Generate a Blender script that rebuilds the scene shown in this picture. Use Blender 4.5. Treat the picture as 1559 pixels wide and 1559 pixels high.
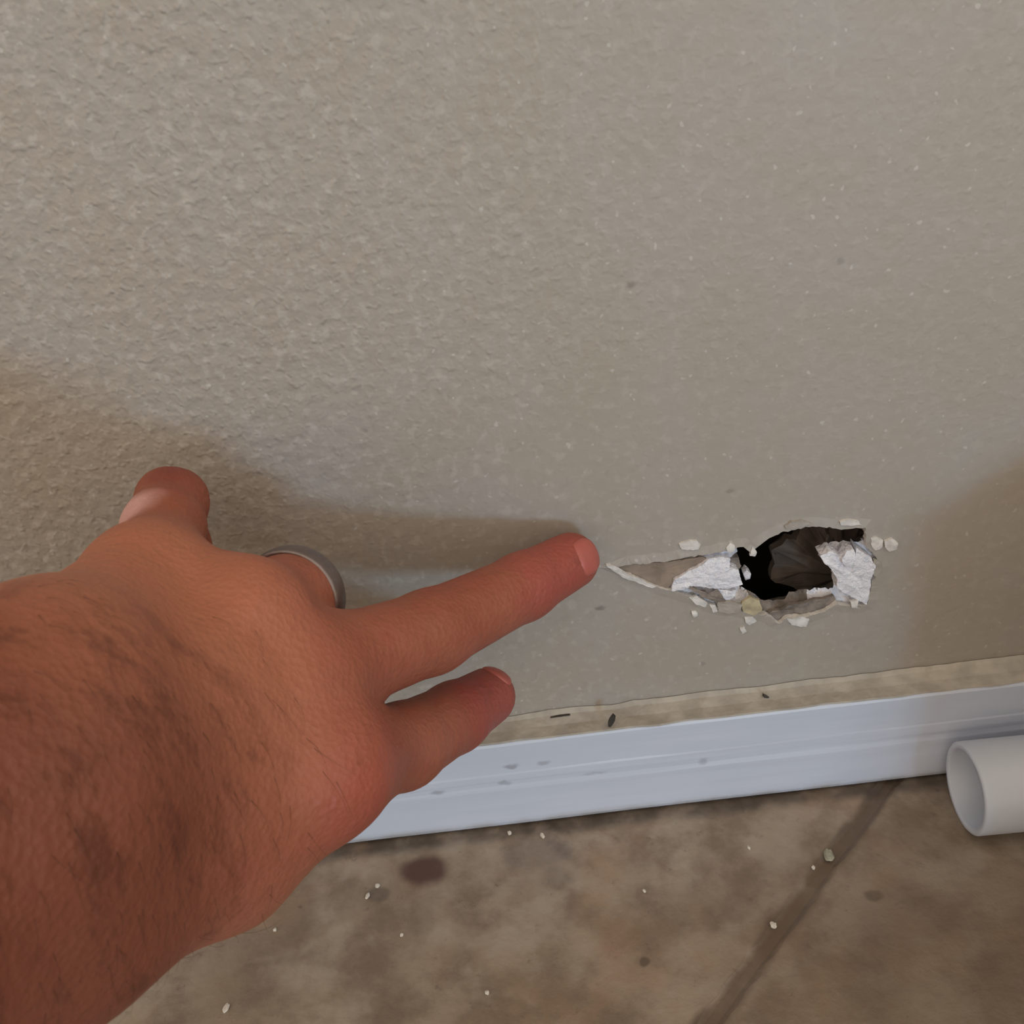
import bpy, bmesh, math, random
import numpy as np
from mathutils import Vector, Matrix, noise
from mathutils.geometry import delaunay_2d_cdt

for o in list(bpy.data.objects):
    bpy.data.objects.remove(o)
COL = bpy.context.scene.collection
SC = bpy.context.scene

# ------------------------------------------------------------------ camera
FPX = 1500.0
D = 0.242
TH = math.radians(32.0)
RO = math.radians(6.7)
CZ = 0.2723
Fv = np.array([0, math.cos(TH), -math.sin(TH)])
U0 = np.array([0, math.sin(TH), math.cos(TH)])
R0 = np.array([1.0, 0, 0])
Uv = math.cos(RO) * U0 + math.sin(RO) * R0
Rv = math.cos(RO) * R0 - math.sin(RO) * U0
CC = np.array([0.0, -D, CZ])
cam = bpy.data.cameras.new('camera')
cam.sensor_width = 36.0
cam.lens = FPX / 1559.0 * 36.0
cam.clip_start = 0.01
cam_o = bpy.data.objects.new('camera', cam)
COL.objects.link(cam_o)
M = Matrix(((Rv[0], Uv[0], -Fv[0], CC[0]), (Rv[1], Uv[1], -Fv[1], CC[1]), (Rv[2], Uv[2], -Fv[2], CC[2]), (0, 0, 0, 1)))
cam_o.matrix_world = M
SC.camera = cam_o
cam.dof.use_dof = True
cam.dof.focus_distance = 0.275
cam.dof.aperture_fstop = 40.0

# ------------------------------------------------------------------ world, light, exposure
w = bpy.data.worlds.new('world')
SC.world = w
w.use_nodes = True
bg = w.node_tree.nodes['Background']
bg.inputs[0].default_value = (1.0, 0.86, 0.70, 1)      # warm light of the room around
bg.inputs[1].default_value = 1.12

def area(name, loc, target, sx, sy, power, col):
    l = bpy.data.lights.new(name, 'AREA')
    l.shape = 'RECTANGLE'
    l.size = sx
    l.size_y = sy
    l.energy = power
    l.color = col
    o = bpy.data.objects.new(name, l)
    o.location = loc
    d = Vector(target) - Vector(loc)
    o.rotation_euler = d.to_track_quat('-Z', 'Y').to_euler()
    COL.objects.link(o)
    return o

area('daylight_from_glass_door', (1.10, -3.00, 0.19), (0, 0, 0.12), 0.60, 0.32, 25.0, (0.42, 0.74, 1.0))

SC.view_settings.view_transform = 'Standard'
SC.view_settings.look = 'None'
SC.view_settings.gamma = 1.0
SC.view_settings.use_curve_mapping = False
SC.view_settings.exposure = 0.0

# ------------------------------------------------------------------ helpers
def ray(px, py):
    return Fv + (px - 779.5) / FPX * Rv - (py - 779.5) / FPX * Uv
def on_y(px, py, y=0.0):
    d = ray(px, py)
    return CC + d * ((y + D) / d[1])
def on_z(px, py, z=0.0):
    d = ray(px, py)
    return CC + d * ((z - CZ) / d[2])
def Q(px, py, dep):
    return CC + dep * 0.001 * ray(px, py)

def link(name, verts, faces, mats, parent=None, smooth=False, fm=None):
    me = bpy.data.meshes.new(name)
    me.from_pydata([tuple(map(float, v)) for v in verts], [], [tuple(int(i) for i in f) for f in faces])
    if not isinstance(mats, (list, tuple)):
        mats = [mats]
    for m in mats:
        me.materials.append(m)
    if fm is not None:
        me.polygons.foreach_set('material_index', [int(i) for i in fm])
    if smooth:
        me.polygons.foreach_set('use_smooth', [True] * len(me.polygons))
    me.update()
    o = bpy.data.objects.new(name, me)
    COL.objects.link(o)
    if parent is not None:
        o.parent = parent
    return o

def tag(o, label=None, cat=None, group=None, kind=None):
    if label: o['label'] = label
    if cat: o['category'] = cat
    if group: o['group'] = group
    if kind: o['kind'] = kind
    return o

class NT:
    def __init__(self, name):
        self.m = bpy.data.materials.new(name)
        self.m.use_nodes = True
        self.t = self.m.node_tree
        self.b = self.t.nodes['Principled BSDF']
        self._co = None
    def n(self, typ, **kw):
        nd = self.t.nodes.new(typ)
        for k, v in kw.items():
            setattr(nd, k, v)
        return nd
    def L(self, a, b):
        self.t.links.new(a, b)
    def setin(self, sock, v):
        if hasattr(v, 'node'):
            self.L(v, sock)
        else:
            sock.default_value = v
    @property
    def co(self):
        if self._co is None:
            self._co = self.n('ShaderNodeTexCoord').outputs['Object']
        return self._co
    def noise(self, scale, detail=3, rough=0.55, vec=None, dist=0.0):
        nd = self.n('ShaderNodeTexNoise')
        nd.inputs['Scale'].default_value = scale
        nd.inputs['Detail'].default_value = detail
        nd.inputs['Roughness'].default_value = rough
        nd.inputs['Distortion'].default_value = dist
        self.L(vec if vec is not None else self.co, nd.inputs['Vector'])
        return nd.outputs['Fac']
    def map(self, loc=(0, 0, 0), rot=(0, 0, 0), sc=(1, 1, 1), vec=None):
        nd = self.n('ShaderNodeMapping')
        nd.inputs['Location'].default_value = loc
        nd.inputs['Rotation'].default_value = rot
        nd.inputs['Scale'].default_value = sc
        self.L(vec if vec is not None else self.co, nd.inputs['Vector'])
        return nd.outputs['Vector']
    def math(self, op, a, b=0.0, clamp=False):
        nd = self.n('ShaderNodeMath', operation=op, use_clamp=clamp)
        self.setin(nd.inputs[0], a)
        self.setin(nd.inputs[1], b)
        return nd.outputs[0]
    def ramp(self, v, lo, hi, a=0.0, b=1.0, smooth=True):
        nd = self.n('ShaderNodeMapRange')
        nd.interpolation_type = 'SMOOTHSTEP' if smooth else 'LINEAR'
        self.setin(nd.inputs['Value'], v)
        nd.inputs['From Min'].default_value = lo
        nd.inputs['From Max'].default_value = hi
        nd.inputs['To Min'].default_value = a
        nd.inputs['To Max'].default_value = b
        return nd.outputs['Result']
    def mix(self, fac, a, b, mode='MIX'):
        nd = self.n('ShaderNodeMix', data_type='RGBA', blend_type=mode)
        self.setin(nd.inputs['Factor'], fac)
        for s, v in (('A', a), ('B', b)):
            sock = [i for i in nd.inputs if i.name == s and i.type == 'RGBA'][0]
            if hasattr(v, 'node'):
                self.L(v, sock)
            else:
                sock.default_value = (*v[:3], 1)
        return [o for o in nd.outputs if o.type == 'RGBA'][0]
    def warp(self, scale, amt):
        nz = self.n('ShaderNodeTexNoise')
        nz.inputs['Scale'].default_value = scale
        self.L(self.co, nz.inputs['Vector'])
        s = self.n('ShaderNodeVectorMath', operation='SUBTRACT')
        self.L(nz.outputs['Color'], s.inputs[0]); s.inputs[1].default_value = (.5, .5, .5)
        m = self.n('ShaderNodeVectorMath', operation='SCALE')
        self.L(s.outputs[0], m.inputs[0]); m.inputs['Scale'].default_value = amt
        a = self.n('ShaderNodeVectorMath', operation='ADD')
        self.L(self.co, a.inputs[0]); self.L(m.outputs[0], a.inputs[1])
        return a.outputs[0]
    def blob(self, c, radii, soft=0.5, vec=None):
        """mask 1 inside an ellipsoid mark of its own shape, fading over soft"""
        s = self.n('ShaderNodeVectorMath', operation='SUBTRACT')
        self.L(vec if vec is not None else self.co, s.inputs[0]); s.inputs[1].default_value = [float(i) for i in c]
        m = self.n('ShaderNodeVectorMath', operation='MULTIPLY')
        self.L(s.outputs[0], m.inputs[0]); m.inputs[1].default_value = [1.0 / r for r in radii]
        l = self.n('ShaderNodeVectorMath', operation='LENGTH')
        self.L(m.outputs[0], l.inputs[0])
        return self.ramp(l.outputs['Value'], 1.0 - soft, 1.0 + soft, 1.0, 0.0)
    def bump(self, h, dist, strength=1.0, prev=None):
        nd = self.n('ShaderNodeBump')
        nd.inputs['Distance'].default_value = dist
        self.setin(nd.inputs['Strength'], strength)
        self.L(h, nd.inputs['Height'])
        if prev is not None:
            self.L(prev, nd.inputs['Normal'])
        return nd.outputs['Normal']
    def done(self, col, rough=0.6, normal=None, spec=0.4, metal=0.0):
        self.setin(self.b.inputs['Base Color'], col if hasattr(col, 'node') else (*col, 1))
        self.setin(self.b.inputs['Roughness'], rough)
        self.b.inputs['Specular IOR Level'].default_value = spec
        self.b.inputs['Metallic'].default_value = metal
        if normal is not None:
            self.L(normal, self.b.inputs['Normal'])
        return self.m

def simple(name, col, rough=0.7, var=0.15, nscale=300, bump=0.0003, spec=0.3, metal=0.0):
    t = NT(name)
    nz = t.noise(nscale, 3)
    c = t.mix(t.ramp(nz, .3, .7), [i * (1 - var) for i in col], [min(1, i * (1 + var)) for i in col])
    return t.done(c, rough, t.bump(nz, bump) if bump else None, spec, metal)

# ------------------------------------------------------------------ materials
def wall_paint():
    t = NT('wall_paint')
    base = t.mix(t.ramp(t.noise(28, 4), .35, .65), (0.342, 0.308, 0.265), (0.348, 0.320, 0.294))
    fine = t.noise(240, 2, .5)
    sx = t.n('ShaderNodeSeparateXYZ'); t.L(t.co, sx.inputs[0])
    grain = t.ramp(sx.outputs['X'], -.10, .10, 1.0, .30)
    base = t.mix(t.math('MULTIPLY', t.ramp(t.noise(300, 2, .5), .52, .68, 0, .55), grain), base, (.46, .43, .40))  # pale specks paint the texture's small highlights into the colour
    base = t.mix(t.math('MULTIPLY', t.ramp(t.noise(270, 2, .5, vec=t.map(loc=(3, 8, 1))), .55, .70, 0, .45), grain), base, (.28, .25, .22))
    base = t.mix(t.ramp(t.noise(430, 1, .5, vec=t.map(loc=(5, 2, 1))), .68, .76, 0, .45), base, (.55, .54, .52))
    wv = t.warp(260, .003)
    for (px, py, r, k) in [(961, 433, .0013, .45), (912, 927, .0013, .55), (1113, 747, .0011, .35), (1280, 398, .0009, .3), (555, 655, .0007, .3), (1070, 1010, .001, .3)]:
        c = on_y(px, py)
        base = t.mix(t.math('MULTIPLY', t.blob(c, (r, .02, r * .8), .6, wv), k), base, (.10, .09, .08))
    # grime line just above the trim
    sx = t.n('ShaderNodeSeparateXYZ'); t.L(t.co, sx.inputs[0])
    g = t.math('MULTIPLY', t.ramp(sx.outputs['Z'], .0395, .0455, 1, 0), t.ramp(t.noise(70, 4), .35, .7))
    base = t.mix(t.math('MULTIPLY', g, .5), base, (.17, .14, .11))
    # orange peel relief; the repaired zone around the hole is smoother
    smooth_zone = t.blob(on_y(1080, 830), (.115, .3, .075), .45, t.warp(14, .05))
    right = t.ramp(sx.outputs['X'], -.08, .08, 0, .72)
    st = t.math('SUBTRACT', 1.0, t.math('MAXIMUM', t.math('MULTIPLY', smooth_zone, .82), right))
    hm = t.math('ADD', t.noise(230, 2, .5), t.math('MULTIPLY', t.ramp(t.noise(420, 1, .5, vec=t.map(loc=(5, 2, 1))), .50, .85), .30))
    nrm = t.bump(hm, .0009, st)
    return t.done(base, .52, nrm, .45)

def gyp():
    t = NT('gypsum_white')
    c = t.mix(t.ramp(t.noise(220, 4), .35, .7), (.70, .70, .77), (.86, .86, .92))
    return t.done(c, .85, t.bump(t.noise(700, 4), .0012), .2)

def base_white():
    t = NT('trim_white_paint')
    c = t.mix(t.ramp(t.noise(35, 4, vec=t.map(sc=(.25, 1, 1))), .3, .7), (.51, .565, .68), (.57, .61, .72))
    streak = t.noise(90, 3, vec=t.map(sc=(.06, 1, 2.2)))
    c = t.mix(t.ramp(streak, .55, .75, 0, .25), c, (.45, .47, .52))
    wv = t.warp(300, .003)
    for (px, py, rx, rz, k) in [(777, 1168, .0022, .001, .55), (828, 1163, .002, .0008, .4), (767, 1193, .0018, .0008, .4),
                                (665, 1208, .0022, .0009, .45), (1072, 1159, .0014, .0013, .35), (905, 1178, .004, .0006, .25)]:
        p = on_y(px, py, -.0105)
        c = t.mix(t.math('MULTIPLY', t.blob(p, (rx, .01, rz), .6, wv), k), c, (.16, .17, .2))
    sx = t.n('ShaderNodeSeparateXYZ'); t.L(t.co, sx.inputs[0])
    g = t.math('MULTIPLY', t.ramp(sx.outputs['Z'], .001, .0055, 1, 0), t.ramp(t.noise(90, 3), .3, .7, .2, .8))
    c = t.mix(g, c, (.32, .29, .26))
    return t.done(c, .38, t.bump(t.noise(60, 3, vec=t.map(sc=(.15, 1, 1.5))), .0005), .45)

J0 = on_z(1345, 1205)
J1 = on_z(1080, 1559)
JD = (J1 - J0) / np.linalg.norm(J1 - J0)
JN = np.array([-JD[1], JD[0], 0])

def floor_mat():
    t = NT('stained_concrete')
    big = t.noise(16, 5, .6)
    c = t.mix(t.ramp(big, .32, .68), (.240, .185, .135), (.365, .305, .245))
    c = t.mix(t.ramp(t.noise(45, 5, .65), .40, .64, 0, .80), c, (.185, .140, .105))
    c = t.mix(t.ramp(t.noise(33, 4, .6, vec=t.map(loc=(3, 1, 0))), .48, .66, 0, .70), c, (.40, .345, .285))
    c = t.mix(t.ramp(t.noise(22, 4, .6, vec=t.map(loc=(7, 4, 0))), .52, .68, 0, .5), c, (.33, .215, .14))
    c = t.mix(t.ramp(t.noise(170, 4, .7), .60, .75, 0, .5), c, (.085, .062, .05))
    # dirty band in and beside the saw cut
    wv = t.warp(60, .006)
    dt = t.n('ShaderNodeVectorMath', operation='DOT_PRODUCT')
    t.L(wv, dt.inputs[0]); dt.inputs[1].default_value = [float(i) for i in JN]
    dd = t.math('ABSOLUTE', t.math('SUBTRACT', dt.outputs['Value'], float(J0 @ JN)))
    c = t.mix(t.math('MULTIPLY', t.ramp(dd, .0020, .0048, .85, 0), t.ramp(t.noise(60, 3), .25, .6, .6, 1)), c, (.105, .074, .056))
    c = t.mix(t.math('MULTIPLY', t.blob(on_z(1500, 1470), (.075, .05, .05), .6, t.warp(25, .03)), .55), c, (.155, .110, .075))
    wv2 = t.warp(120, .004)
    # red-brown drip, dark patches and grime along the wall
    for (px, py, rx, ry, k, col) in [(645, 1325, .0078, .0056, .85, (.075, .032, .026)), (575, 1362, .0035, .003, .5, (.07, .05, .04)),
                                     (850, 1335, .006, .004, .3, (.10, .085, .085)), (640, 1400, .004, .007, .2, (.10, .08, .06)),
                                     (820, 1300, .012, .007, .4, (.14, .125, .125)), (1380, 1400, .014, .01, .2, (.09, .06, .045)),
                                     (1330, 1365, .003, .002, .5, (.07, .05, .04)), (980, 1462, .0016, .0016, .6, (.06, .045, .04)),
                                     (1320, 1450, .006, .006, .2, (.08, .055, .04)), (1500, 1470, .004, .004, .15, (.07, .05, .04))]:
        p = on_z(px, py)
        c = t.mix(t.math('MULTIPLY', t.blob(p, (rx, ry, .05), .35, wv2), k), c, col)
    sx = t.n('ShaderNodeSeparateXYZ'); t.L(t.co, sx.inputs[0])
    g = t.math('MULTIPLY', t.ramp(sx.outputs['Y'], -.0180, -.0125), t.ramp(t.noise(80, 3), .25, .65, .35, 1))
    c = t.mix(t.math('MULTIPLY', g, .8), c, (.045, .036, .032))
    nrm = t.bump(t.noise(150, 5, .6), .0006)
    return t.done(c, t.ramp(t.noise(40, 3), .3, .7, .45, .7), nrm, .35)

def skin():
    t = NT('skin')
    c = t.mix(t.ramp(t.noise(38, 4, .6), .35, .68), (.42, .128, .070), (.50, .170, .098))
    c = t.mix(t.ramp(t.noise(70, 4, .6, vec=t.map(loc=(4, 2, 1))), .52, .72, 0, .5), c, (.47, .115, .075))
    c = t.mix(t.ramp(t.noise(30, 3, .6, vec=t.map(loc=(1, 7, 3))), .5, .75, 0, .45), c, (.48, .21, .10))
    wv = t.warp(90, .008)
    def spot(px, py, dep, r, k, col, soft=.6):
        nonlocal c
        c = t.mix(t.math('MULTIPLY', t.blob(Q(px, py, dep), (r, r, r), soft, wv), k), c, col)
    # redder fingertips and knuckles, tanned wrist with painted shade, painted light on little finger and hand back
    spot(850, 862, 270, .016, .55, (.50, .10, .085))
    spot(745, 1065, 270, .018, .50, (.46, .09, .085))
    spot(530, 1180, 205, .013, .45, (.56, .11, .075))
    spot(440, 950, 205, .014, .35, (.52, .12, .08))
    spot(262, 735, 248, .006, .65, (.30, .06, .045))
    spot(200, 785, 232, .0062, .95, (.95, .56, .50), .6)  # light on the outer side of the little finger, painted pale
    spot(180, 985, 188, .040, .75, (.70, .275, .145), .5)  # painted light where the back of the hand turns from the lamp
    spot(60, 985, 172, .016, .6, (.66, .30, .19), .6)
    spot(140, 1500, 152, .020, .45, (.14, .052, .03), .6)  # dark hair and painted shade together
    spot(355, 1047, 205, .0018, .6, (.26, .075, .05), .4)
    spot(430, 1048, 205, .0022, .4, (.30, .085, .06), .5)
    spot(50, 1390, 145, .042, .75, (.27, .082, .042), .5)  # tan, with the shaded lower left of the hand painted in
    spot(150, 900, 200, .006, .4, (.40, .10, .07))
    # patchy dark body hair and freckles toward the wrist
    hair = t.noise(115, 5, .68, vec=t.map(rot=(.3, .9, .2), sc=(1, 1, .4)))
    wm = t.blob(Q(70, 1350, 150), (.046, .046, .046), .4, wv)
    c = t.mix(t.math('MULTIPLY', t.ramp(hair, .50, .68), t.math('MULTIPLY', wm, .55)), c, (.13, .040, .020))
    c = t.mix(t.ramp(t.noise(150, 2, .4, vec=t.map(loc=(2, 9, 4))), .68, .76, 0, .30), c, (.25, .07, .045))
    c = t.mix(1.0, c, (.66, .63, .665), 'MULTIPLY')
    cells = t.n('ShaderNodeTexVoronoi'); cells.inputs['Scale'].default_value = 700; t.L(t.co, cells.inputs['Vector'])
    nrm = t.bump(cells.outputs['Distance'], .00035, .6)
    nrm = t.bump(t.noise(160, 4, .6), .0012, .5, nrm)
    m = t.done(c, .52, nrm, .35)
    t.b.inputs['Subsurface Weight'].default_value = .12
    t.b.inputs['Subsurface Radius'].default_value = (1.0, .3, .15)
    t.b.inputs['Subsurface Scale'].default_value = .003
    return m

MAT = dict(
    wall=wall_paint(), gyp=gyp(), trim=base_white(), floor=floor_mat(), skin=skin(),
    flake=simple('paint_flake_pale', (.60, .58, .56), .7, .12, 400),
    flake_y=simple('paper_flake_yellowed', (.42, .36, .24), .8, .15, 300),
    paper=simple('torn_brown_paper', (.26, .205, .165), .85, .18, 160, .0006),
    rim=simple('dirty_core_edge', (.20, .17, .15), .9, .3, 250, .0012),
    backing=simple('old_backing_paper', (.135, .108, .094), .9, .25, 130, .001),
    dark=simple('dark_cavity', (.02, .017, .015), .95, .2, 60, 0),  # near-black colour stands in for the shade deep inside
    caulk=simple('painted_caulk', (.375, .345, .305), .6, .14, 120, .0012),
    crack=simple('dirt_black', (.05, .045, .04), .9, .2, 300),
    pvc=simple('pvc_white', (.50, .54, .62), .34, .03, 40, .0001, .5),
    nail=simple('fingernail', (.40, .105, .085), .42, .05, 200, 0, .4),
    ring=simple('brushed_ring_metal', (.25, .205, .195), .42, .08, 500, .0001, .5, .85),
    crumb=simple('plaster_crumb', (.62, .57, .50), .85, .15, 500, .0005),
    crumb_g=simple('grey_green_chip', (.33, .32, .25), .85, .15, 500, .0005),
    card=simple('cardboard', (.36, .25, .155), .85, .08, 60, .0003),
    tape=simple('packing_tape', (.45, .34, .2), .3, .05, 60, 0),
)

rng = random.Random(5)

# ------------------------------------------------------------------ wall with the hole
def zpx(x, y):      # pixel of the close-up (900..1400 x 740..990 at 3.118x) -> photo pixel
    return 900 + .32072 * x, 740 + .32072 * y
def poly_on(pts, y, step=.0009, jit=.00028, seed=1):
    P = []
    for p in pts:
        w3 = on_y(*zpx(*p), y)
        P.append((w3[0], w3[2]))
    r = random.Random(seed)
    out = []
    for i in range(len(P)):
        a, b = P[i], P[(i + 1) % len(P)]
        n = max(1, int(math.dist(a, b) / step))
        for k in range(n):
            t = k / n
            q = (a[0] + (b[0] - a[0]) * t, a[1] + (b[1] - a[1]) * t)
            s = jit * (0.4 if k == 0 else 1)
            out.append((q[0] + r.uniform(-s, s), q[1] + r.uniform(-s, s)))
    return out
def inside(p, poly):
    c = False
    j = len(poly) - 1
    for i in range(len(poly)):
        a, b = poly[i], poly[j]
        if (a[1] > p[1]) != (b[1] > p[1]) and p[0] < (b[0] - a[0]) * (p[1] - a[1]) / (b[1] - a[1]) + a[0]:
            c = not c
        j = i
    return c
def seg_dist(p, poly):
    best = 9.0
    n = len(poly)
    for i in range(n):
        a, b = poly[i], poly[(i + 1) % n]
        dx, dy = b[0] - a[0], b[1] - a[1]
        L2 = dx * dx + dy * dy + 1e-12
        t = max(0, min(1, ((p[0] - a[0]) * dx + (p[1] - a[1]) * dy) / L2))
        d = math.hypot(p[0] - a[0] - t * dx, p[1] - a[1] - t * dy)
        best = min(best, d)
    return best

TORN = [(80, 385), (200, 366), (330, 358), (440, 335), (520, 325), (600, 312), (660, 300), (705, 287), (722, 283), (762, 316), (780, 292), (830, 252),
        (900, 216), (980, 200), (1050, 188), (1130, 192), (1185, 202), (1240, 196), (1298, 192), (1304, 285), (1345, 330), (1372, 385),
        (1335, 450), (1318, 520), (1310, 562), (1240, 566), (1165, 556), (1110, 592), (1010, 618), (930, 622), (890, 652), (830, 604), (760, 606), (690, 585),
        (620, 580), (560, 560), (490, 530), (440, 510), (370, 490), (305, 474), (225, 438), (150, 402)]
HOLE = [(708, 300), (722, 288), (762, 330), (785, 305), (850, 255), (905, 226), (1000, 203), (1080, 196), (1150, 200), (1296, 200), (1296, 276), (1215, 288), (1150, 305),
        (1090, 332), (1112, 372), (1145, 400), (1166, 435), (1160, 505), (1090, 512), (1040, 520), (955, 540), (930, 562), (880, 572), (825, 568), (790, 540),
        (740, 515), (690, 492), (722, 470), (712, 420), (704, 360)]
tornA = poly_on(TORN, 0.0, seed=3)
holeB = poly_on(HOLE, 0.002, jit=.0004, seed=4)

def build_wall():
    X0, X1, Z0, Z1 = -1.6, 1.8, -0.0, 1.6
    ring2 = []
    n = len(tornA)
    cx = sum(p[0] for p in tornA) / n; cz = sum(p[1] for p in tornA) / n
    for i in range(n):          # offset ring outside the torn edge where the sheet lies flat again
        a, b = tornA[i - 3], tornA[(i + 3) % n]
        tx, tz = b[0] - a[0], b[1] - a[1]
        l = math.hypot(tx, tz) + 1e-9
        nx, nz = tz / l, -tx / l
        q = (tornA[i][0] + nx * .0030, tornA[i][1] + nz * .0030)
        if inside(q, tornA):
            q = (tornA[i][0] - nx * .0030, tornA[i][1] - nz * .0030)
        if i % 2 == 0 and not inside(q, tornA) and seg_dist(q, tornA) > .0018:
            ring2.append(q)
    pts = list(tornA) + ring2 + [(X0, Z0), (X1, Z0), (X1, Z1), (X0, Z1)]
    m = len(pts)
    edges = [(i, (i + 1) % n) for i in range(n)] + [(m - 4, m - 3), (m - 3, m - 2), (m - 2, m - 1), (m - 1, m - 4)]
    vo, eo, fo, ov, oe, of = delaunay_2d_cdt([Vector(p) for p in pts], edges, [], 0, 1e-7)
    verts = []
    rimset = {}
    r = random.Random(8)
    for i, v in enumerate(vo):
        y = 0.0
        src = ov[i][0] if ov[i] else -1
        if 0 <= src < n:
            nz = noise.noise(Vector((v.x * 130, v.y * 130, 2)))
            y = -.0003 - .0007 * max(0, nz) - r.uniform(0, .0002)
            rimset[src] = i
        verts.append((v.x, y, v.y))
    faces, fm = [], []
    for t in fo:
        c = (sum(vo[i].x for i in t) / 3, sum(vo[i].y for i in t) / 3)
        if not inside(c, tornA):
            # face the room (-y)
            a, b, d = (vo[i] for i in t)
            cr = (b.x - a.x) * (d.y - a.y) - (b.y - a.y) * (d.x - a.x)
            faces.append(tuple(t) if cr > 0 else tuple(reversed(t)))
            fm.append(0)
    # torn paper edge folding back
    base = len(verts)
    ids = [rimset[i] for i in range(n)]
    for i in range(n):
        v = verts[ids[i]]
        verts.append((v[0], .0016, v[2]))
    for i in range(n):
        j = (i + 1) % n
        faces.append((ids[i], ids[j], base + j, base + i)); fm.append(1)
    return link('wall_back', verts, faces, [MAT['wall'], MAT['flake']], fm=fm)
wall = tag(build_wall(), kind='structure')
wall['label'] = 'beige textured painted wall with a broken hole low down'

def build_core():
    # crumbled board core behind the painted face, with the hole punched through it
    lo = [min(p[k] for p in tornA) for k in (0, 1)]
    hi = [max(p[k] for p in tornA) for k in (0, 1)]
    pad = .012
    rect = [(lo[0] - pad, lo[1] - pad), (hi[0] + pad, lo[1] - pad), (hi[0] + pad, hi[1] + pad), (lo[0] - pad, hi[1] + pad)]
    n = len(holeB)
    pts = list(holeB) + rect
    r = random.Random(2)
    x = rect[0][0]
    while x < rect[1][0]:
        z = rect[0][1]
        while z < rect[2][1]:
            q = (x + r.uniform(-.0004, .0004), z + r.uniform(-.0004, .0004))
            if not inside(q, holeB) and seg_dist(q, holeB) > .0006 and rect[0][0] < q[0] < rect[1][0] and rect[0][1] < q[1] < rect[2][1]:
                pts.append(q)
            z += .0012
        x += .0012
    edges = [(i, (i + 1) % n) for i in range(n)] + [(n, n + 1), (n + 1, n + 2), (n + 2, n + 3), (n + 3, n)]
    vo, eo, fo, ov, oe, of = delaunay_2d_cdt([Vector(p) for p in pts], edges, [], 0, 1e-7)
    verts, ids = [], {}
    for i, v in enumerate(vo):
        src = ov[i][0] if ov[i] else -1
        q = (v.x, v.y)
        din = seg_dist(q, tornA) if inside(q, tornA) else 0
        dh = 0 if src < n else seg_dist(q, holeB)
        y = .0018 + min(din, .006) * .25 + (.0025 * max(0, 1 - dh / .006) ** 2 if din > 0 else 0)
        if din > .0005:
            y += .0015 * noise.noise(Vector((v.x * 260, v.y * 260, 0))) + .0012 * noise.noise(Vector((v.x * 620, v.y * 620, 5)))
            y = max(y, .0008)
        verts.append((v.x, y, v.y))
        if 0 <= src < n:
            ids[src] = i
    xl = on_y(*zpx(735, 400))[0]; xr = on_y(*zpx(1075, 400))[0]
    faces, fm = [], []
    for t in fo:
        c = (sum(vo[i].x for i in t) / 3, sum(vo[i].y for i in t) / 3)
        if not inside(c, holeB):
            a, b, d = (vo[i] for i in t)
            cr = (b.x - a.x) * (d.y - a.y) - (b.y - a.y) * (d.x - a.x)
            faces.append(tuple(t) if cr > 0 else tuple(reversed(t)))
            fm.append(1 if xl + .002 < c[0] < xr - .001 else 0)
    ids = [ids[i] for i in range(n)]
    prev = ids
    for k, yy in enumerate((.005, .009, .0127)):
        base = len(verts)
        for i in range(n):
            v = vo[ids[i]]
            g = 1 + .0 * k
            a, b = holeB[i - 2], holeB[(i + 2) % n]
            tx, tz = b[0] - a[0], b[1] - a[1]
            l = math.hypot(tx, tz) + 1e-9
            nx, nz = tz / l, -tx / l
            if not inside((v.x + nx * .0004, v.y + nz * .0004), holeB):
                nx, nz = -nx, -nz
            s = .0010 * noise.noise(Vector((v.x * 400, v.y * 400, 3 + k))) - .0018 * (k + 1)
            verts.append((v.x + nx * s, yy, v.y + nz * s))
        for i in range(n):
            j = (i + 1) % n
            faces.append((prev[i], prev[j], base + j, base + i))
            xm = vo[ids[i]].x
            fm.append(0 if (xm < xl - .0005 or xm > xr + .004) and k < 1 else 1)
        prev = list(range(base, base + n))
    return link('gypsum_core', verts, faces, [MAT['gyp'], MAT['rim']], wall, fm=fm)
build_core()

def slab(name, pts, y, th, mat, parent, tilt=0.0, bend=.0004, seed=0, step=.0008, jit=.0002, bulge=0.0):
    """thin irregular piece outlined in the close-up, lying at depth y with thickness th"""
    P = poly_on(pts, y, step, jit, seed)
    n = len(P)
    cx = sum(p[0] for p in P) / n; cz = sum(p[1] for p in P) / n
    rad = max(math.hypot(p[0] - cx, p[1] - cz) for p in P)
    def dep(x, z):
        q = math.hypot(x - cx, z - cz) / rad
        return y + tilt * (x - cx) + bend * noise.noise(Vector((x * 300, z * 300, seed))) - bulge * (1 - q * q)
    verts = [(p[0], dep(*p), p[1]) for p in P] + [(p[0] * .5 + cx * .5, dep(p[0] * .5 + cx * .5, p[1] * .5 + cz * .5), p[1] * .5 + cz * .5) for p in P]
    verts.append((cx, dep(cx, cz), cz))
    verts += [(p[0], dep(*p) + th, p[1]) for p in P]
    faces = []
    for i in range(n):
        j = (i + 1) % n
        faces += [(i, j, n + j, n + i), (n + i, n + j, 2 * n), (i, j, 2 * n + 1 + j, 2 * n + 1 + i)]
    faces.append(tuple(range(2 * n + 1, 3 * n + 1)))
    o = link(name, verts, faces, mat, parent)
    return o

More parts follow.
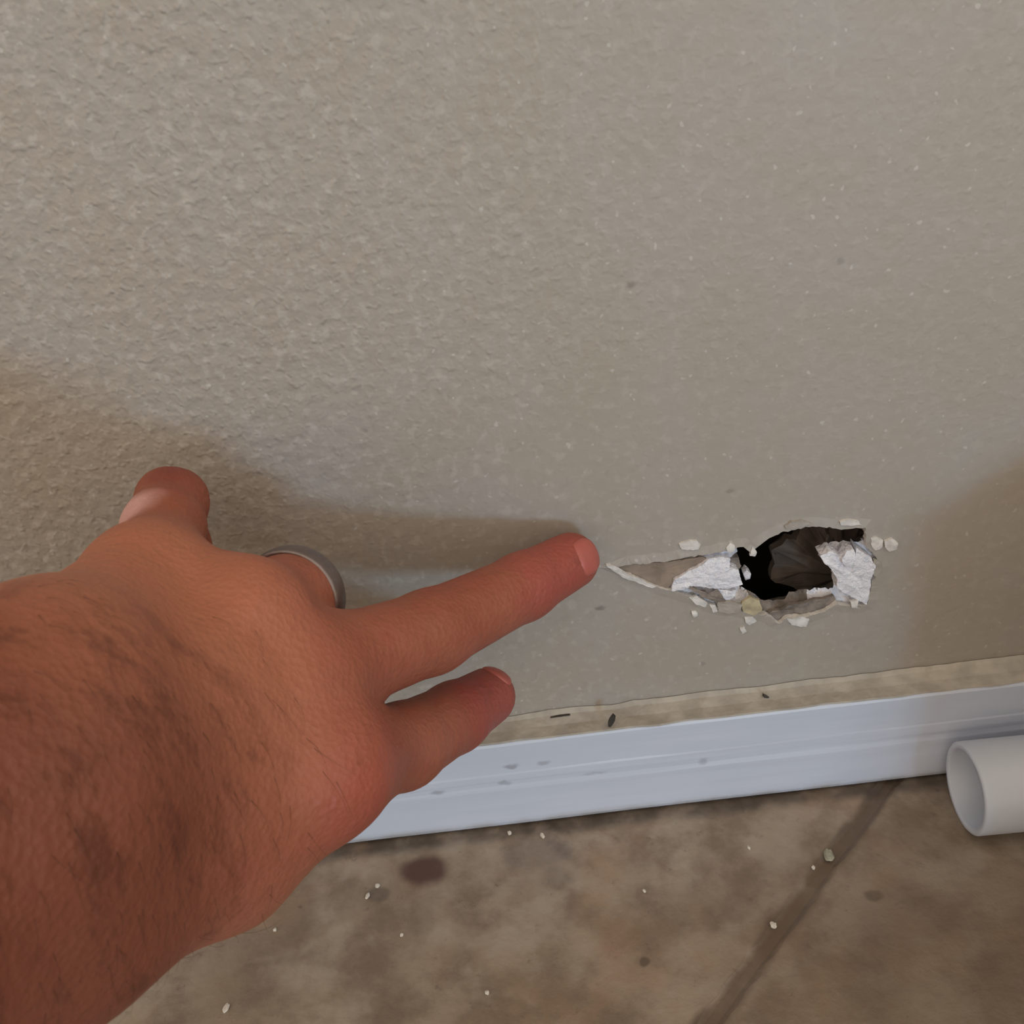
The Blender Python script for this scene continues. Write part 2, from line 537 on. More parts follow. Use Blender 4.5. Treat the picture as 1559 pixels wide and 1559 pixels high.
# torn brown paper layer on the left, crumbled gypsum lumps, flakes round the rim
slab('torn_paper', [(100, 384), (210, 368), (340, 362), (470, 345), (530, 335), (560, 345), (480, 385), (400, 430), (375, 470), (362, 492), (310, 474), (230, 438), (160, 404)], .0006, .0006, MAT['paper'], wall, seed=11)
slab('gypsum_lump', [(384, 470), (392, 440), (450, 408), (510, 372), (560, 340), (625, 335), (660, 345), (655, 385), (700, 400), (712, 440), (722, 470), (690, 476), (640, 490), (600, 486), (560, 480), (500, 468), (460, 462), (430, 490), (380, 492)], .0002, .004, MAT['gyp'], wall, seed=12, bend=.0008, bulge=.0008, tilt=.05)
slab('gypsum_lump', [(590, 490), (640, 488), (690, 495), (682, 520), (640, 545), (610, 520)], .0008, .003, MAT['gyp'], wall, seed=13, bend=.001, bulge=.0008)
slab('gypsum_lump', [(655, 345), (700, 338), (712, 380), (700, 405), (668, 385)], .003, .003, MAT['rim'], wall, seed=14, bend=.001)
slab('gypsum_lump', [(1088, 332), (1130, 310), (1165, 318), (1200, 350), (1218, 395), (1260, 340), (1258, 292), (1320, 330), (1345, 370), (1325, 440), (1318, 500), (1308, 560), (1262, 540), (1210, 510), (1168, 482), (1166, 436), (1140, 395), (1112, 372)], .0000, .005, MAT['gyp'], wall, seed=15, bend=.0008, bulge=.0006, tilt=-.03)
slab('gypsum_lump', [(1185, 335), (1212, 306), (1248, 300), (1252, 340), (1225, 392), (1200, 385)], -.0003, .004, MAT['gyp'], wall, seed=16, bend=.001, bulge=.001)
slab('gypsum_lump', [(720, 412), (736, 396), (755, 408), (752, 436), (732, 446)], .004, .003, MAT['gyp'], wall, seed=17, bulge=.0012)
slab('torn_paper', [(470, 470), (520, 500), (580, 520), (600, 490), (640, 545), (600, 552), (540, 530), (490, 500), (455, 482)], -.0004, .0008, MAT['rim'], wall, seed=18, bend=.001)
slab('torn_paper', [(840, 602), (900, 590), (935, 566), (1000, 556), (1060, 540), (1150, 522), (1165, 540), (1110, 590), (1000, 618), (930, 622), (890, 652)], .0012, .0012, MAT['rim'], wall, seed=19, bend=.001)
for k, (pts, mt) in enumerate([
    ([(70, 372), (110, 378), (160, 410), (235, 442), (310, 478), (290, 486), (220, 458), (150, 430), (100, 400)], 'flake'),
    ([(418, 275), (450, 262), (500, 258), (520, 280), (510, 300), (430, 302)], 'flake'),
    ([(642, 290), (660, 274), (684, 282), (676, 310), (650, 314)], 'flake'),
    ([(918, 190), (950, 168), (1000, 162), (1050, 178), (990, 192), (930, 208)], 'wall'),
    ([(1180, 170), (1220, 156), (1270, 166), (1285, 186), (1230, 186), (1186, 186)], 'flake'),
    ([(1328, 250), (1350, 240), (1385, 258), (1380, 292), (1350, 306), (1332, 282)], 'flake'),
    ([(1392, 262), (1430, 248), (1455, 268), (1450, 300), (1415, 312), (1396, 292)], 'flake'),
    ([(1340, 345), (1375, 360), (1384, 395), (1350, 430), (1330, 410)], 'wall'),
    ([(464, 528), (500, 520), (552, 552), (545, 576), (500, 562)], 'flake'),
    ([(562, 562), (590, 566), (602, 596), (580, 602)], 'flake'),
    ([(476, 596), (498, 592), (506, 614), (488, 624)], 'flake'),
    ([(600, 552), (660, 548), (720, 560), (705, 600), (650, 604), (605, 592)], 'wall'),
    ([(716, 548), (756, 526), (800, 545), (812, 590), (770, 616), (720, 598)], 'flake_y'),
    ([(730, 624), (768, 618), (786, 642), (752, 660), (732, 646)], 'flake'),
    ([(706, 676), (728, 664), (738, 690), (718, 702)], 'flake'),
    ([(930, 630), (1000, 618), (1035, 632), (1020, 668), (950, 660)], 'flake'),
    ([(752, 330), (768, 288), (784, 310), (776, 334)], 'flake'),
    ([(1230, 548), (1270, 542), (1262, 578), (1236, 576)], 'flake'),
]):
    slab('paint_flake', pts, -.0006, .0010, MAT[mt], wall, seed=30 + k, bend=.0005, bulge=.0003)

# inside the wall
def cavity():
    p0 = on_y(930, 940, .02); p1 = on_y(1400, 780, .02)
    x0, x1, z0, z1, ya, yb = p0[0] - .05, p1[0] + .06, .0, p1[2] + .08, .0127, .10
    v = [(x0, ya, z0), (x1, ya, z0), (x1, ya, z1), (x0, ya, z1), (x0, yb, z0), (x1, yb, z0), (x1, yb, z1), (x0, yb, z1)]
    f = [(4, 5, 6, 7), (0, 4, 7, 3), (1, 2, 6, 5), (3, 7, 6, 2), (0, 1, 5, 4)]
    return link('wall_cavity', v, f, MAT['dark'], wall)
cavity()
slab('backing_paper', [(862, 300), (900, 262), (960, 236), (1000, 190), (1120, 150), (1330, 130), (1400, 300), (1380, 620), (1180, 640), (1010, 600), (1012, 500), (950, 470), (870, 452), (842, 420), (862, 350)], .022, .003, MAT['backing'], wall, seed=60, bend=.006, bulge=.003, step=.002)

# ------------------------------------------------------------------ floor with a saw cut
def build_floor():
    X0, X1, Y0, Y1 = -1.6, 1.8, -2.0, 0.0
    hw = .0030
    def at_y(s, y):
        k = (y - J0[1]) / JD[1]
        p = J0 + JD * k + JN * s
        return (p[0] + JD[0] * 0, y)
    # groove cross-section follows the cut from the wall to the far edge of the slab
    N = 240
    ys = [0.0 - i / N * .30 for i in range(N + 1)] + [-2.0]
    verts, faces, fm = [], [], []
    r = random.Random(3)
    rows = []
    for y in ys:
        k = (y - J0[1]) / JD[1]
        p = J0 + JD * k
        wob = .0007 * noise.noise(Vector((y * 60, 0, 0)))
        e1 = hw + .0009 * noise.noise(Vector((y * 260, 7, 0)))
        e2 = hw + .0009 * noise.noise(Vector((y * 260, 11, 0)))
        sec = 1 / abs(JD[1])
        xc = p[0] + wob
        row = [(X0, 0), (xc - e1 * sec, 0), (xc - .0014 * sec, -.0007), (xc + .0014 * sec, -.0007), (xc + e2 * sec, 0), (X1, 0)]
        row = [(max(X0 + .001 * i, min(X1 - .001 * (5 - i), q[0])), q[1]) for i, q in enumerate(row)]
        rows.append(len(verts))
        verts += [(q[0], y, q[1]) for q in row]
    for a, b in zip(rows, rows[1:]):
        for i in range(5):
            faces.append((a + i, b + i, b + i + 1, a + i + 1))
            fm.append(1 if i in (1, 2, 3) else 0)
    o = link('floor', verts, faces, MAT['floor'])
    return o
floor = tag(build_floor(), 'brown stained concrete floor with a dark saw-cut line', kind='structure')

# ------------------------------------------------------------------ baseboard
def build_base():
    prof = [(-.0005, .0396), (-.0085, .0396), (-.0096, .0392), (-.0100, .0384), (-.0101, .0262), (-.01025, .0254), (-.0103, .0228), (-.01027, .0222),
            (-.01027, .0206), (-.01045, .0196), (-.0106, .0186), (-.0107, .0030), (-.0103, .0014), (-.0090, .0010), (-.0005, .0010)]
    X = [-1.6] + [-.3 + i * .012 for i in range(51)] + [1.8]
    verts, faces = [], []
    n = len(prof)
    for x in X:
        for i, (y, z) in enumerate(prof):
            wz = .0004 * noise.noise(Vector((x * 25, i * .2, 0))) if z < .03 else .00035 * noise.noise(Vector((x * 30, 9, 0)))
            verts.append((x, y + .0003 * noise.noise(Vector((x * 18, i * .3, 4))), max(z + wz, .0004)))
    for k in range(len(X) - 1):
        for i in range(n):
            j = (i + 1) % n
            faces.append((k * n + i, k * n + j, (k + 1) * n + j, (k + 1) * n + i))
    faces.append(tuple(range(n))); faces.append(tuple((len(X) - 1) * n + i for i in range(n)))
    o = link('baseboard_back', verts, faces, MAT['trim'])
    return tag(o, 'white painted wooden skirting board along the wall', kind='structure')
base = build_base()
def build_caulk():
    X = [-.30 + i * .0035 for i in range(int(.72 / .0035))]
    verts, faces = [], []
    for x in X:
        a = .0010 * noise.noise(Vector((x * 60, 0, 0))) + .0006 * noise.noise(Vector((x * 170, 4, 0)))
        b = .0007 * noise.noise(Vector((x * 90, 8, 0)))
        verts += [(x, -.0003, .0424 + a), (x, -.0016, .0412 + a * .6), (x, -.0050, .0402 + b * .3), (x, -.0094 + b * .9, .0399), (x, -.0096 + b * .9, .0393), (x, -.0003, .0390)]
    for k in range(len(X) - 1):
        for i in range(6):
            j = (i + 1) % 6
            faces.append((k * 6 + i, k * 6 + j, k * 6 + 6 + j, k * 6 + 6 + i))
    o = link('caulk_bead', verts, faces, MAT['caulk'], base, smooth=False)
    o['label'] = 'beige painted caulk along the top edge'
    return o
build_caulk()
def gap_mark(px0, py0, px1, py1, hw, y):
    a = on_y(px0, py0, y); b = on_y(px1, py1, y)
    N = 6
    verts, faces = [], []
    d = (b - a) / np.linalg.norm(b - a)
    nn = np.array([-d[2], 0, d[0]])
    for i in range(N + 1):
        t = i / N
        s = hw * (.35 + .65 * math.sin(math.pi * min(1, .15 + t * .8))) 
        p = a + (b - a) * t
        verts += [p + nn * s, p + np.array([0, -.0004, 0]), p - nn * s, p + np.array([0, .001, 0])]
    for i in range(N):
        for k in range(4):
            l = (k + 1) % 4
            faces.append((i * 4 + k, i * 4 + l, i * 4 + 4 + l, i * 4 + 4 + k))
    faces += [(0, 1, 2, 3), tuple(N * 4 + k for k in (3, 2, 1, 0))]
    link('caulk_gap', verts, faces, MAT['crack'], base)
gap_mark(934, 1089, 928, 1106, .0011, -.0088)
gap_mark(838, 1092, 868, 1088, .00022, -.0022)
gap_mark(1162, 1058, 1172, 1064, .0006, -.0040)

# ------------------------------------------------------------------ white pipe lying against the trim
def build_pipe():
    ro, ri, L = .0148, .0124, .42
    x0 = .1345
    root = bpy.data.objects.new('plastic_pipe', None)
    COL.objects.link(root)
    N = 64
    ring = []
    prof = [(ri, L), (ri, .0006), (ri + .0005, 0), (ro - .0006, 0), (ro, .0006), (ro, L)]
    verts, faces = [], []
    for (r, s) in prof:
        for i in range(N):
            a = 2 * math.pi * i / N
            verts.append((s, r * math.cos(a), ro + r * math.sin(a)))
    for k in range(len(prof)):
        q = (k + 1) % len(prof)
        for i in range(N):
            j = (i + 1) % N
            faces.append((k * N + i, k * N + j, q * N + j, q * N + i))
    link('pipe_tube', verts, faces, MAT['pvc'], root, smooth=True)
    root.location = (x0, -.0140 - ro, .0)
    root.rotation_euler = (0, 0, math.radians(-1.5))
    tag(root, 'white plastic pipe with open end lying on floor against the skirting board', 'pipe')
build_pipe()

# ------------------------------------------------------------------ hand (one continuous surface from a blended distance field)
J = {}
def sm(a, b, k):
    h = np.clip(.5 + .5 * (b - a) / k, 0, 1)
    return b * (1 - h) + a * h - k * h * (1 - h)
def cone(P, a, b, ra, rb):
    """distance to a tapered capsule (rounded cone)"""
    a = a.astype(np.float32); b = b.astype(np.float32)
    ba = b - a
    l2 = float(ba @ ba)
    pa = P - a
    t = np.clip(pa @ ba / l2, 0, 1)
    d = pa - t[:, None] * ba
    return np.sqrt(np.einsum('ij,ij->i', d, d)) - (ra + (rb - ra) * t)
def chain(P, pts, k=.003):
    d = None
    for (a, ra), (b, rb) in zip(pts, pts[1:]):
        c = cone(P, a, b, ra, rb)
        d = c if d is None else sm(d, c, k)
    return d
mm = .001
W_u, W_c, W_r = Q(66, 1062, 168), Q(60, 1215, 160), Q(56, 1384, 166)
KN = dict(pinky=Q(228, 886, 215), ring=Q(372, 950, 212), middle=Q(432, 1040, 214), index=Q(480, 1172, 209))
FING = dict(
    middle=[(KN['middle'], 11.5 * mm), (Q(655, 962, 248), 10.4 * mm), (Q(797, 893, 271), 9.1 * mm), (Q(868, 854, 283), 8.2 * mm)],
    index=[(KN['index'], 11.5 * mm), (Q(612, 1136, 244), 10.4 * mm), (Q(692, 1092, 266), 9.2 * mm), (Q(741, 1061, 280), 8.2 * mm)],
    ring=[(KN['ring'], 11.5 * mm), (Q(436, 918, 234), 11.0 * mm), (Q(456, 907, 250), 9.3 * mm), (Q(415, 970, 274), 8.8 * mm), (Q(360, 1010, 268), 8 * mm)],
    pinky=[(KN['pinky'], 11.0 * mm), (Q(250, 802, 240), 8.2 * mm), (Q(250, 756, 252), 5.0 * mm), (Q(272, 760, 252), 5.2 * mm), (Q(272, 835, 265), 6.8 * mm), (Q(285, 895, 258), 7.5 * mm)],
    thumb=[(Q(170, 1385, 182), 13.5 * mm), (Q(310, 1335, 210), 11.5 * mm), (Q(420, 1280, 240), 10.5 * mm), (Q(480, 1225, 258), 9 * mm)],
)
PALM = np.array(Fv) * .013
def sdf_back(P):
    d = chain(P, [(W_u, 15 * mm), (KN['pinky'], 11 * mm)])
    for a, b, ra, rb in [(W_c, KN['ring'], 16 * mm, 11.5 * mm), (W_c, KN['middle'], 16 * mm, 11.8 * mm), (W_r, KN['index'], 15.5 * mm, 11.3 * mm),
                         (W_c + (W_r - W_c) * .5, (KN['middle'] + KN['index']) / 2, 16 * mm, 11 * mm),
                         (KN['pinky'], KN['ring'], 10.5 * mm, 11 * mm), (KN['ring'], KN['middle'], 11 * mm, 11 * mm), (KN['middle'], KN['index'], 11 * mm, 11.5 * mm),
                         (W_u, W_r, 15 * mm, 16 * mm),
                         (W_r, Q(338, 1300, 198), 15.5 * mm, 13 * mm), (Q(338, 1300, 198), KN['index'], 13 * mm, 11.2 * mm),
                         (W_u + PALM, KN['pinky'] + PALM * .8, 14 * mm, 10 * mm), (W_c + PALM, KN['middle'] + PALM, 14 * mm, 10 * mm),
                         (W_c + PALM, KN['ring'] + PALM, 14 * mm, 10 * mm), (W_r + PALM * .6, KN['index'] + PALM, 14 * mm, 10 * mm)]:
        d = sm(d, cone(P, a, b, ra, rb), .008)
    # forearm going back past the camera
    A1, A2 = Q(-480, 1270, 120), Q(-450, 1610, 120)
    E1 = A1 + (A1 - W_u) * 2.0
    E2 = A2 + (A2 - W_r) * 2.0
    for a, b, ra, rb in [(W_u, A1, 15 * mm, 19 * mm), (W_r, A2, 16 * mm, 20 * mm), (W_c, (A1 + A2) / 2, 16 * mm, 20 * mm), (A1, E1, 19 * mm, 25 * mm), (A2, E2, 20 * mm, 25 * mm), (A1, A2, 18 * mm, 18 * mm), (E1, E2, 24 * mm, 24 * mm)]:
        d = sm(d, cone(P, a, b, ra, rb), .016)
    return d
def detail(P, d):
    # knuckle heads rising under the skin, with a shallow valley between
    for k, r, lift in (('pinky', 8.5, 4.0), ('ring', 9.0, 4.5), ('middle', 9.5, 3.0), ('index', 9.2, 2.0)):
        c = KN[k] - Fv * lift * mm
        d = sm(d, cone(P, c, c + np.array([0, 0, .0005]), r * mm, r * mm), .007)
    return d
def sdf(P):
    P = np.asarray(P, dtype=np.float32)
    b = detail(P, sdf_back(P))
    d = b
    kk = dict(middle=.010, index=.012, ring=.004, pinky=.006, thumb=.006)
    outs = []
    for n, pts in FING.items():
        outs.append(sm(b, chain(P, pts, .008 if n == 'pinky' else .003), kk[n]))
    d = outs[0]
    for o in outs[1:]:
        d = sm(d, o, .0012)
    return d
def grad(P, e=.0004):
    g = np.zeros_like(P)
    for k in range(3):
        q = np.zeros(3); q[k] = e
        g[:, k] = sdf(P + q) - sdf(P - q)
    return g / (np.linalg.norm(g, axis=1, keepdims=True) + 1e-12)

def surface_nets(lo, hi, h):
    n = np.ceil((hi - lo) / h).astype(int) + 1
    # coarse pass finds the blocks that hold the surface
    ax = [lo[k] + np.arange(n[k]) * h for k in range(3)]
    val = np.full(tuple(n), 1.0, np.float32)
    st = 6
    cax = [a[::st] for a in ax]
    cg = np.stack(np.meshgrid(*cax, indexing='ij'), -1).reshape(-1, 3)
    cv = sdf(cg).reshape([len(c) for c in cax])
    val_c = np.repeat(np.repeat(np.repeat(cv, st, 0), st, 1), st, 2)[:n[0], :n[1], :n[2]]
    val[:] = val_c
    near = np.abs(val_c) < st * h * 2.2
    idx = np.argwhere(near)
    for s in range(0, len(idx), 400000):
        i = idx[s:s + 400000]
        val[i[:, 0], i[:, 1], i[:, 2]] = sdf(lo + i * h)
    neg = val < 0
    cnt = np.zeros(tuple(n - 1), np.int8)
    acc = np.zeros(tuple(n - 1) + (3,), np.float32)
    num = np.zeros(tuple(n - 1), np.float32)
    sl = [slice(0, -1), slice(1, None)]
    act = np.zeros(tuple(n - 1), bool)
    allin = np.ones(tuple(n - 1), bool); anyin = np.zeros(tuple(n - 1), bool)
    for a in (0, 1):
        for b in (0, 1):
            for c in (0, 1):
                q = neg[sl[a], sl[b], sl[c]]
                allin &= q; anyin |= q
    act = anyin & ~allin
    cells = np.argwhere(act)
    vid = np.full(tuple(n - 1), -1, np.int64)
    vid[act] = np.arange(len(cells))
    pos = np.zeros((len(cells), 3)); m = np.zeros(len(cells))
    corners = [(a, b, c) for a in (0, 1) for b in (0, 1) for c in (0, 1)]
    for u in corners:
        for k in range(3):
            if u[k] == 0:
                v = list(u); v[k] = 1
                i0 = cells + np.array(u); i1 = cells + np.array(v)
                f0 = val[i0[:, 0], i0[:, 1], i0[:, 2]]; f1 = val[i1[:, 0], i1[:, 1], i1[:, 2]]
                x = (f0 < 0) != (f1 < 0)
                t = np.where(x, f0 / np.where(x, f0 - f1, 1), 0)
                p = i0 + t[:, None] * (np.array(v) - np.array(u))
                pos += np.where(x[:, None], p, 0); m += x
    pos = lo + pos / m[:, None] * h
    faces = []
    for k in range(3):
        o1, o2 = [(1, 2), (2, 0), (0, 1)][k]
        s0 = [slice(None)] * 3; s1 = [slice(None)] * 3
        s0[k] = slice(0, -1); s1[k] = slice(1, None)
        a = neg[tuple(s0)]; b = neg[tuple(s1)]
        e = np.argwhere(a != b)
        e = e[(e[:, o1] > 0) & (e[:, o2] > 0) & (e[:, o1] < n[o1] - 1) & (e[:, o2] < n[o2] - 1)]
        inn = a[e[:, 0], e[:, 1], e[:, 2]]
        d1 = np.zeros(3, int); d1[o1] = 1
        d2 = np.zeros(3, int); d2[o2] = 1
        q = [vid[tuple((e - x).T)] for x in (d1 * 0, d1, d1 + d2, d2)]
        fq = np.stack(q, 1)
        fq[~inn] = fq[~inn][:, ::-1]
        faces.append(fq)
    F_ = np.concatenate(faces)
    F_ = F_[(F_ >= 0).all(1)]
    return pos, F_

lo = np.array([-.34, -.50, .005]); hi = np.array([.045, .004, .215])
allp = np.array([p for c in FING.values() for p, r in c] + [W_u, W_r])
V, Fc = surface_nets(lo, hi, .0016)
for _ in range(2):
    d = sdf(V)
    V = V - grad(V) * d[:, None]
# shallow creases over the finger joints and tendon relief on the back of the hand
def crease(V, N, c, ax, half, depth, width):
    ax = ax / np.linalg.norm(ax)
    s = (V - c) @ ax
    r = np.linalg.norm((V - c) - s[:, None] * ax, axis=1)
    facing = np.clip(-(N @ Fv), 0, 1)
    return -depth * np.exp(-(s / width) ** 2) * (r < half) * facing
N_ = grad(V)
off = np.zeros(len(V))
for fn in ('middle', 'index'):
    p = [q for q, r in FING[fn]]
    for c, a, dp in ((p[1], p[2] - p[0], .00035), (p[2], p[3] - p[1], .0003)):
        u = a / np.linalg.norm(a)
        for k in (-.0026, 0, .0024):
            off += crease(V, N_, c + u * k, a, .016, dp, .0006)
for kn in ('middle', 'index', 'ring'):
    a = KN[kn]; b = W_c
    u = (b - a) / np.linalg.norm(b - a)
    s = (V - a) @ u
    r = np.linalg.norm((V - a) - s[:, None] * u, axis=1)
    perp = np.cross(u, Fv); perp /= np.linalg.norm(perp)
    q = (V - a) @ perp
    off += .0007 * np.exp(-(q / .0028) ** 2) * np.clip(s / .01, 0, 1) * np.clip((.07 - s) / .03, 0, 1) * np.clip(-(N_ @ Fv), 0, 1)
V = V + N_ * off[:, None]
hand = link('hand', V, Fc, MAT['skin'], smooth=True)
tag(hand, 'left hand reaching in from the lower left, two fingers pointing at the hole, two folded', 'hand')

# fingernails
def nail(fn, s0, s1, half, nrm):
    p2, r2 = FING[fn][-2]; p3, r3 = FING[fn][-1]
    ax = p3 - p2; ax /= np.linalg.norm(ax)
    nrm = np.array(nrm, float); nrm -= ax * (nrm @ ax); nrm /= np.linalg.norm(nrm)
    bi = np.cross(ax, nrm)
    NU, NS = 13, 13
    pts = []
    for i in range(NS):
        t = i / (NS - 1)
        for j in range(NU):
            u = 2 * j / (NU - 1) - 1
            s = s0 + (s1 - s0) * t + (.0016 * (1 - u * u) * (t - .5) * 2 if True else 0)
            hw = half * (.86 + .14 * math.sin(math.pi * min(1, t * .9 + .1)))
            ang = u * hw / r3
            pts.append((p3 + ax * s + (nrm * math.cos(ang) + bi * math.sin(ang)) * .016, p3 + ax * min(s, 0.0) * 1.0 + ax * max(s, 0) * .45, u, t))
    A = np.array([p[0] for p in pts]); B = np.array([p[1] for p in pts])
    lo_ = np.zeros(len(A)); hi_ = np.ones(len(A))
    for _ in range(22):
        m = (lo_ + hi_) / 2
        dd = sdf(A + (B - A) * m[:, None])
        lo_ = np.where(dd > 0, m, lo_); hi_ = np.where(dd > 0, hi_, m)
    S = A + (B - A) * lo_[:, None]
    Nn = grad(S)
    edge = np.array([max(abs(p[2]), abs(p[3] * 2 - 1)) for p in pts])
    top = S + Nn * (.00042 - .00055 * np.clip((edge - .8) / .2, 0, 1))[:, None]
    bot = S - Nn * .0006
    verts = list(top) + list(bot)
    faces = []
    n = NU * NS
    for i in range(NS - 1):
        for j in range(NU - 1):
            a = i * NU + j
            faces += [(a, a + 1, a + NU + 1, a + NU), (n + a, n + a + NU, n + a + NU + 1, n + a + 1)]
    per = [j for j in range(NU)] + [i * NU + NU - 1 for i in range(1, NS)] + [(NS - 1) * NU + j for j in range(NU - 2, -1, -1)] + [i * NU for i in range(NS - 2, 0, -1)]
    for a, b in zip(per, per[1:] + per[:1]):
        faces.append((a, n + a, n + b, b))
    return link('fingernail', verts, faces, MAT['nail'], hand, smooth=True)
nail('middle', -.0025, .0068, .0062, -Fv * .8 + Uv * .15 + Rv * .5)
nail('index', .0005, .0068, .0055, -Fv * .15 + Uv * .9 + Rv * .4)

# fine dark hair on the wrist and back of the hand
def arm_hair():
    r = random.Random(21)
    c = Q(40, 1290, 150)
    F3 = N_ @ Fv
    d = np.linalg.norm(V - c, axis=1)
    cand = np.argwhere((F3 < -.15) & (d < .062)).ravel()
    down = np.array(-Uv * .85 + Rv * .35)
    verts, faces = [], []
    for _ in range(420):
        i = int(cand[r.randrange(len(cand))])
        if r.random() < (d[i] / .062) ** 2:
            continue
        p, n = V[i], N_[i]
        t = down + Rv * r.uniform(-.5, .5) + Uv * r.uniform(-.2, .4)
        t = t - n * (t @ n); t /= np.linalg.norm(t)
        b = np.cross(n, t)
        L = r.uniform(.005, .010); cv = r.uniform(-.35, .35); rad = .000045
        base_i = len(verts)
        for k in range(4):
            q = k / 3
            ctr = p - n * .0002 + t * L * q + b * L * cv * q * q + n * (.0012 * math.sin(math.pi * min(1, q * .8 + .05)))
            w_ = rad * (1 - .7 * q)
            for a in (0, 2.094, 4.189):
                verts.append(ctr + (b * math.cos(a) + n * math.sin(a)) * w_)
        for k in range(3):
            for a in range(3):
                e = (a + 1) % 3
                faces.append((base_i + k * 3 + a, base_i + k * 3 + e, base_i + k * 3 + 3 + e, base_i + k * 3 + 3 + a))
    o = link('arm_hair', verts, faces, simple('body_hair', (.10, .045, .025), .6, .1, 50, 0), hand)
    o['kind'] = 'stuff'
arm_hair()

# ------------------------------------------------------------------ ring on the folded finger
def build_ring():
    p1, r1 = FING['ring'][1]; p2, r2 = FING['ring'][2]
    ax = p2 - p1; ax /= np.linalg.norm(ax)
    c = p1 + (p2 - p1) * .30 + (Uv * .75 + Rv * .66) * .0009
    ax = ax + .30 * (Uv * .6 + Rv * .8); ax /= np.linalg.norm(ax)
    e1 = np.cross(ax, [0, 0, 1.0]); e1 /= np.linalg.norm(e1); e2 = np.cross(ax, e1)
    ri, th, wd = .0112, .0017, .0062
    prof = []
    for k in range(9):
        t = -1 + 2 * k / 8
        prof.append((ri + th * (.55 + .45 * math.sqrt(max(0, 1 - t * t * .85))), t * wd / 2))
    prof += [(ri + .0003, wd / 2), (ri, wd / 2 - .0006), (ri, -wd / 2 + .0006), (ri + .0003, -wd / 2)]
    N = 72
    verts, faces = [], []
    for (r, s) in prof:
        for i in range(N):
            a = 2 * math.pi * i / N
            verts.append(c + ax * s + (e1 * math.cos(a) + e2 * math.sin(a)) * r)
    for k in range(len(prof)):
        q = (k + 1) % len(prof)
        for i in range(N):
            j = (i + 1) % N
            faces.append((k * N + i, k * N + j, q * N + j, q * N + i))
    o = link('finger_ring', verts, faces, MAT['ring'], smooth=True)
    tag(o, 'plain grey metal band worn on the folded ring finger', 'ring')
build_ring()

# ------------------------------------------------------------------ plaster crumbs on the floor
def crumb(px, py, sx, sy, sz, label, mat='crumb', seed=0, rot=0.0):
    r = random.Random(seed)
    bm = bmesh.new()
    bmesh.ops.create_icosphere(bm, subdivisions=2, radius=1.0)
    for v in bm.verts:
        q = 1 + .38 * noise.noise(v.co * 1.6 + Vector((seed * 3.1, 0, 0)))
        v.co = Vector((v.co.x * sx * q, v.co.y * sy * q, v.co.z * sz * q))
    zmin = min(v.co.z for v in bm.verts)
    me = bpy.data.meshes.new('plaster_crumb')
    bmesh.ops.translate(bm, verts=bm.verts, vec=(0, 0, -zmin))
    bm.to_mesh(me); bm.free()
    me.materials.append(MAT[mat])
    o = bpy.data.objects.new('plaster_crumb', me)
    p = on_z(px, py)
    o.location = (p[0], p[1], 0.0)
    o.rotation_euler = (0, 0, rot)
    COL.objects.link(o)
    tag(o, label, 'debris', 'plaster crumbs on the floor')
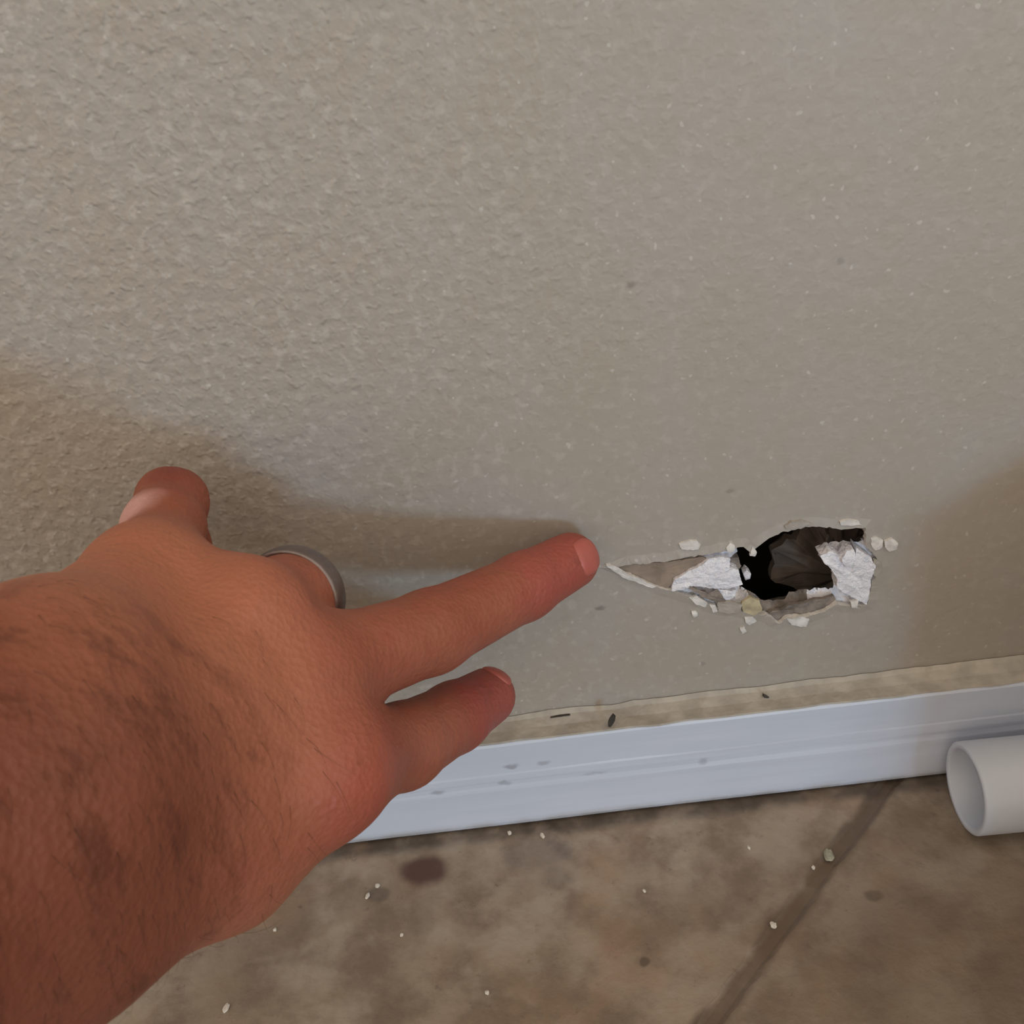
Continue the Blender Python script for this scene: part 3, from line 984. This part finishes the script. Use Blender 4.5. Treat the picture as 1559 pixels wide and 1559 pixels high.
for i, a in enumerate([
    (776, 1270, .0009, .0008, .0008, 'pale plaster crumb in the dirt line under the skirting board', 'crumb', .2),
    (826, 1274, .0008, .0014, .0008, 'elongated pale crumb right of another beside the skirting board', 'crumb', .5),
    (575, 1350, .0010, .0009, .0008, 'pale round crumb left of the red-brown floor stain', 'crumb', 0),
    (560, 1366, .0008, .0015, .0007, 'curved pale sliver below the crumb left of the red-brown stain', 'crumb', -.4),
    (419, 1417, .0007, .0007, .0006, 'tiny white crumb near the edge of the hand', 'crumb', 0),
    (612, 1425, .0007, .0007, .0006, 'tiny white crumb on open floor below the red-brown stain', 'crumb', 0),
    (742, 1513, .0008, .0009, .0006, 'tiny white crumb near the bottom edge, on open floor left of the saw cut', 'crumb', 0),
    (345, 1536, .0010, .0018, .0007, 'beige sliver near the bottom edge beside the wrist', 'crumb', -.4),
    (1177, 1411, .0010, .0014, .0009, 'pale crumb lying in the dark saw cut, nearest of its crumbs', 'crumb', .3),
    (1238, 1323, .0007, .0008, .0007, 'small bright crumb on left edge of the saw cut', 'crumb', 0),
    (1261, 1304, .0018, .0030, .0010, 'largest grey-green chip lying in the saw cut', 'crumb_g', -.2),
    (981, 1358, .0006, .0008, .0006, 'tiny white speck of plaster on floor left of the saw cut', 'crumb', .6),
    (1140, 1292, .0006, .0008, .0006, 'tiny pale speck midway between the skirting board and the saw cut', 'crumb', .4),
]):
    a = a[:2] + tuple(q * .85 for q in a[2:5]) + a[5:]
    crumb(*a[:6], mat=a[6], seed=i + 1, rot=a[7])

# ------------------------------------------------------------------ added box, unseen right of the view, shaped to shade that end of the wall
def build_shade_box():
    root = bpy.data.objects.new('added_shade_box', None)
    COL.objects.link(root)
    Wd, Dp, H, T = .15, .20, .106, .004
    def bx(name, a, b, mat, rot=None, piv=None):
        v = [(x, y, z) for x in (a[0], b[0]) for y in (a[1], b[1]) for z in (a[2], b[2])]
        if rot:
            v = [tuple(Matrix.Rotation(rot[1], 3, rot[0]) @ (Vector(q) - Vector(piv)) + Vector(piv)) for q in v]
        f = [(0, 1, 3, 2), (4, 6, 7, 5), (0, 4, 5, 1), (2, 3, 7, 6), (0, 2, 6, 4), (1, 5, 7, 3)]
        return link(name, v, f, mat, root)
    bx('shade_box_bottom', (0, -Dp, 0), (Wd, 0, T), MAT['card'])
    bx('shade_box_side', (0, -Dp, T), (T, 0, H), MAT['card'])
    bx('shade_box_side', (Wd - T, -Dp, T), (Wd, 0, H), MAT['card'])
    bx('shade_box_side', (T, -T, T), (Wd - T, 0, H), MAT['card'])
    bx('shade_box_side', (T, -Dp, T), (Wd - T, -Dp + T, H), MAT['card'])
    bx('shade_box_flap', (0, -Dp, H), (T, 0, H + .10), MAT['card'], ('Y', math.radians(97)), (0, 0, H))
    bx('shade_box_flap', (Wd - T, -Dp, H), (Wd, 0, H + .10), MAT['card'], ('Y', math.radians(40)), (Wd, 0, H))
    fl = [(T, H), (Wd - T, H), (Wd - .02, H + .045), (.075, H + .045)]  # flap tapered so the shade on the wall slopes
    v = [(x, -T, z) for x, z in fl] + [(x, 0, z) for x, z in fl]
    link('shade_box_flap', v, [(0, 1, 2, 3), (7, 6, 5, 4), (0, 4, 5, 1), (1, 5, 6, 2), (2, 6, 7, 3), (3, 7, 4, 0)], MAT['card'], root)
    root.location = (.152, -.106, 0)
    root.rotation_euler = (0, 0, math.radians(20))
    tag(root, 'added open box out of view, shading the right end of the wall', 'box')
build_shade_box()
